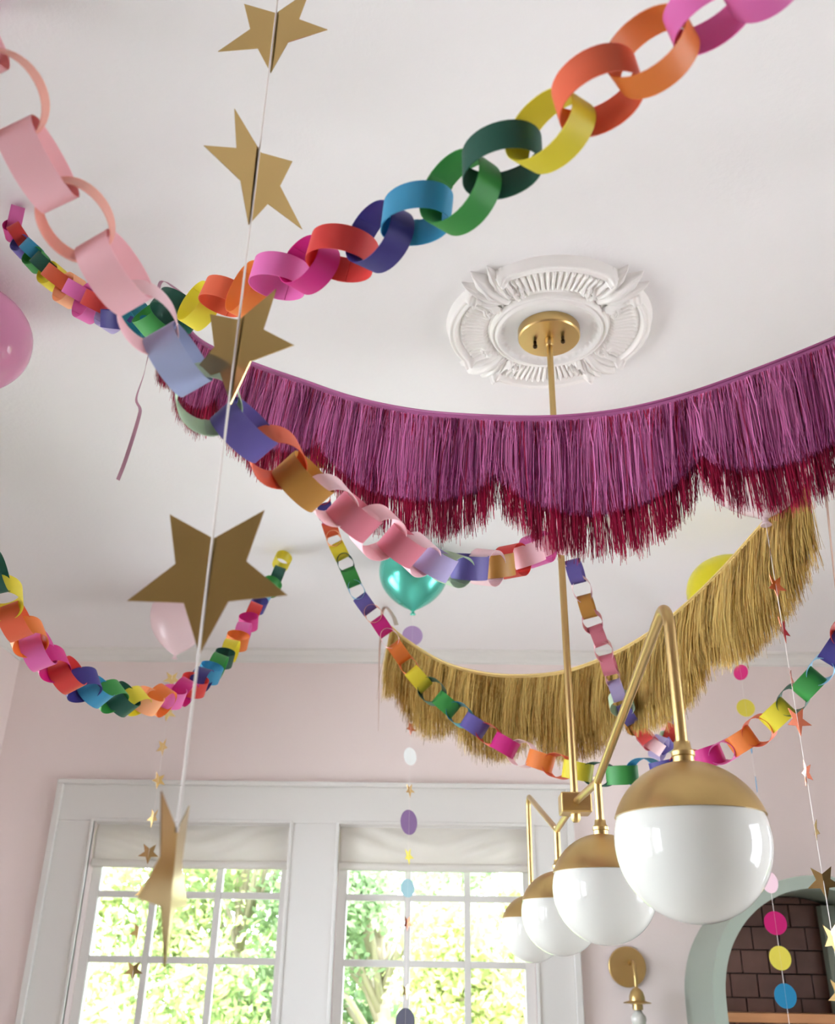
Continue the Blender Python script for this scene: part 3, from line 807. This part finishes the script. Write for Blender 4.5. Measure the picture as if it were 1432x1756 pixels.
FIT = [[-0.1998, 2.3447, -0.19, 0.0051, -0.018, 0.07, 0.0647], [-0.1997, 2.12, 0.922, -0.0097, 0.0519, 0.0735, 0.0107], [-0.1985, 1.8991, -0.4547, -0.0178, -0.0339, 0.0681, -0.0571],
       [-0.1992, 1.6631, -0.0848, -0.0283, -0.0094, 0.0726, -0.0149], [-0.2038, 1.4238, 1.5444, -0.0231, -0.0326, 0.0657, -0.0777]]
for x, z, yaw, tilt, roll, r, fo in FIT:
    put('star', star_mesh(r, .45, fo, .0004), M_star, g, (sx, sy, z), euler_m(yaw, tilt, roll))

def hang(name, label, cat, knot, dep, rows, group, strlen):
    """rows: (px, py, kind, material, radius, yaw)"""
    k = Vector(knot); root = thing(name, label, cat, k, group)
    zlast = at_y(rows[-1][0], rows[-1][1], k.y).z
    MB().tube([(k.x, k.y, k.z - .006), (k.x, k.y, zlast - strlen)], .0007, 6).build('string', M_thread, root)
    for px, py, kind, mt, r, yaw in rows:
        z = at_y(px, py, k.y).z
        if kind == 's': put('star', star_mesh(r, .42, .12), mt, root, (k.x, k.y, z), euler_m(yaw, random.uniform(-.12, .12), random.uniform(-.15, .15)))
        else:
            me = bpy.data.meshes.new('dot'); n = 28; vs = [(r * math.cos(2 * math.pi * q / n), s * .0006, r * math.sin(2 * math.pi * q / n)) for s in (-1, 1) for q in range(n)]
            me.from_pydata(vs, [], [tuple(range(n)), tuple(range(n, 2 * n))[::-1]] + [(q, n + q, n + (q + 1) % n, (q + 1) % n) for q in range(n)]); me.update()
            put('dot', me, mt, root, (k.x, k.y, z), euler_m(yaw, 0, 0))
    return root
def card(c, rgb): return mat('card_' + c, rgb, .55)
c_mag = card('magenta', (214, 24, 122)); c_yel = card('yellow', (246, 234, 90)); c_blue = card('blue', (14, 140, 190)); c_pnk = card('pink', (250, 214, 226))
c_pur = card('plum', (122, 84, 136)); c_lil = card('lilac', (184, 156, 204)); c_wht = card('white', (238, 242, 240)); c_aqua = card('aqua', (160, 206, 214)); c_nvy = card('navy', (64, 62, 84))
hang('star_garland', 'small gold star garland hanging from the pale pink balloon before the left window', 'star garland', k_pale, 0,
     [(297, 1165, 's', M_star_s, .040, .3), (287, 1222, 's', M_star_s, .040, .5), (278, 1281, 's', M_star_s, .038, -.6), (270, 1338, 's', M_star_s, .036, .9), (262, 1402, 's', M_star_s, .040, -.7),
      (253, 1463, 's', M_star_s, .042, .25), (246, 1530, 's', M_star_s, .038, .6), (238, 1598, 's', M_star_s, .038, -.2), (230, 1664, 's', M_star_s, .038, .3), (219, 1738, 's', M_star_s, .040, -.5)], 'star garlands on strings', .1)
hang('dot_garland', 'paper dot and star garland hanging from the teal balloon', 'dot garland', k_teal, 0,
     [(704, 1090, 'd', c_lil, .040, .1), (701, 1195, 'd', c_wht, .029, .6), (700, 1248, 's', M_star_r, .030, .9), (699, 1297, 'd', c_wht, .032, .8), (698, 1355, 's', M_star_s, .026, .9),
      (697, 1410, 'd', c_pur, .043, .85), (696, 1468, 's', c_yel, .030, 1.0), (693, 1523, 'd', c_aqua, .030, .7), (693, 1583, 's', M_star_r, .028, 1.0), (690, 1700, 's', M_star_s, .026, .9), (690, 1752, 'd', c_nvy, .040, .7)],
     'dot garlands on strings', .15)
hang('dot_garland', 'bright paper dot garland hanging from the yellow balloon past the largest globe', 'dot garland', k_yel, 0,
     [(1270, 1153, 'd', c_mag, .027, -.8), (1279, 1214, 'd', c_yel, .030, -.1), (1290, 1280, 'd', c_blue, .024, 1.35), (1300, 1345, 'd', c_blue, .026, 1.3), (1312, 1420, 'd', c_yel, .032, .4), (1325, 1513, 'd', c_pnk, .032, .4),
      (1330, 1583, 'd', c_mag, .034, -.1), (1342, 1643, 'd', c_yel, .034, .1), (1349, 1708, 'd', c_blue, .034, .1)], 'dot garlands on strings', .15)
hang('star_garland', 'rose gold star garland hanging from the whitish balloon at the right edge', 'star garland', k_white, 0,
     [(1320, 938, 's', M_star_s, .022, 1.2), (1328, 1005, 's', M_star_r, .026, .5), (1341, 1080, 's', M_star_r, .028, .9), (1352, 1163, 's', M_star_r, .022, 1.1), (1365, 1236, 's', M_star_r, .029, .35),
      (1378, 1325, 's', M_star_r, .024, .8), (1395, 1424, 's', M_star_s, .022, 1.45), (1410, 1512, 's', M_star_s, .030, -.2), (1424, 1610, 's', M_star_s, .029, .5), (1440, 1706, 's', M_star_s, .028, .1)], 'star garlands on strings', .1)

# ------------------------------------------------------------------ outside: garden trees, lawn, neighbour's house
M_lawn = mat('lawn', (120, 150, 80), .9, noise=.2, nscale=.8)
o = MB().box(-30, 30, 7.6, 45, -.33, -.28).build('lawn', M_lawn, kind='stuff'); o['label'] = 'sunlit garden lawn outside the windows'; o['category'] = 'lawn'
MB().box(-30, 30, -25, 45, -.40, -.34).build('ground', mat('pale_bounce_ground', (206, 202, 198), .9, noise=.05, nscale=3), kind='structure')  # unseen pale ground, added for its neutral bounce onto the ceiling
M_bark = mat('bark', (168, 156, 138), .9)
LEAF = [mat('leaf_yellow_green', (178, 188, 124), .5, trans=.5), mat('leaf_fresh_green', (156, 176, 120), .5, trans=.5), mat('leaf_deep_green', (140, 164, 122), .5, trans=.5)]
def tree(label, x, y, h, rad, nleaf, mt, seed, zlow=.6):
    r = np.random.RandomState(seed)
    t = thing('garden_tree', label, 'tree', (x, y, -.3), 'garden trees outside the windows')
    m = MB(); m.tube([(x, y, -.3), (x + .05, y, h * .3), (x - .04, y + .05, h * .6), (x, y, h * .85)], [.09, .07, .05, .02], 10)
    cl = []
    for k in range(26):
        a = r.uniform(0, 6.28); rr = rad * math.sqrt(r.uniform(.05, 1)); z = r.uniform(zlow, h)
        cl.append((x + rr * math.cos(a), y + rr * math.sin(a) * .8, z, r.uniform(.35, .75) * rad * .55))
        m.tube([(x, y, max(.3, z * .6)), (x + rr * .5 * math.cos(a), y + rr * .4 * math.sin(a), z * .85), cl[-1][:3]], [.04, .025, .012], 6)
    m.build('trunk', M_bark, t, smooth=True)
    vs = []; fs = []
    idx = r.randint(0, len(cl), nleaf); g1 = r.normal(0, .55, (nleaf, 3)); d1 = r.normal(0, 1, (nleaf, 3)); d2 = r.normal(0, 1, (nleaf, 3)); sz = r.uniform(.026, .055, nleaf)
    d1 /= np.linalg.norm(d1, axis=1)[:, None]; d2 -= d1 * (d1 * d2).sum(1)[:, None]; d2 /= np.linalg.norm(d2, axis=1)[:, None]
    cl = np.array(cl); c0 = cl[idx, :3] + g1 * cl[idx, 3][:, None]
    q = np.stack([c0 - d1 * sz[:, None], c0 + d2 * sz[:, None] * .5, c0 + d1 * sz[:, None], c0 - d2 * sz[:, None] * .5], 1).reshape(-1, 3) - np.array([x, y, -.3])
    me = bpy.data.meshes.new('foliage'); me.from_pydata([tuple(v) for v in q], [], [(4 * k, 4 * k + 1, 4 * k + 2, 4 * k + 3) for k in range(nleaf)]); me.update()
    me.materials.append(mt); f = bpy.data.objects.new('foliage', me); COL.objects.link(f); f.parent = t; f['kind'] = 'stuff'
tree('yellow green tree filling the left panes of the left window', -3.3, 8.6, 3.6, 1.5, 18000, LEAF[0], 1)
tree('fresh green tree behind the right panes of the left window', -1.9, 9.8, 3.4, 1.4, 16000, LEAF[1], 2)
tree('deep green tree seen at the left of the second window', -.55, 9.4, 3.0, 1.1, 14000, LEAF[2], 3)
tree('yellow green bush low in the right panes of the second window', .75, 8.4, 2.0, .9, 12000, LEAF[0], 4, .2)
tree('tall fresh green tree at the back of the garden, left', -4.6, 12.5, 5.2, 2.0, 16000, LEAF[1], 5)
tree('tall yellow green tree at the back of the garden, middle', -1.0, 13.0, 5.0, 2.0, 16000, LEAF[0], 6)
hs = thing('neighbour_house', 'blue grey neighbouring house with a pale roof beyond the garden', 'house', (3.2, 17, -.3))
MB().box(1.55, 5.5, 16, 20, -.3, 2.2).build('wall', mat('house_siding', (150, 176, 205), .7), hs)
MB().add([(1.2, 15.7, 2.15), (5.9, 15.7, 2.15), (5.9, 20.3, 2.15), (1.2, 20.3, 2.15), (1.2, 18, 3.7), (5.9, 18, 3.7)], [(0, 1, 5, 4), (2, 3, 4, 5), (0, 4, 3), (1, 2, 5), (0, 3, 2, 1)]).build('roof', mat('house_roof', (226, 226, 226), .7), hs)
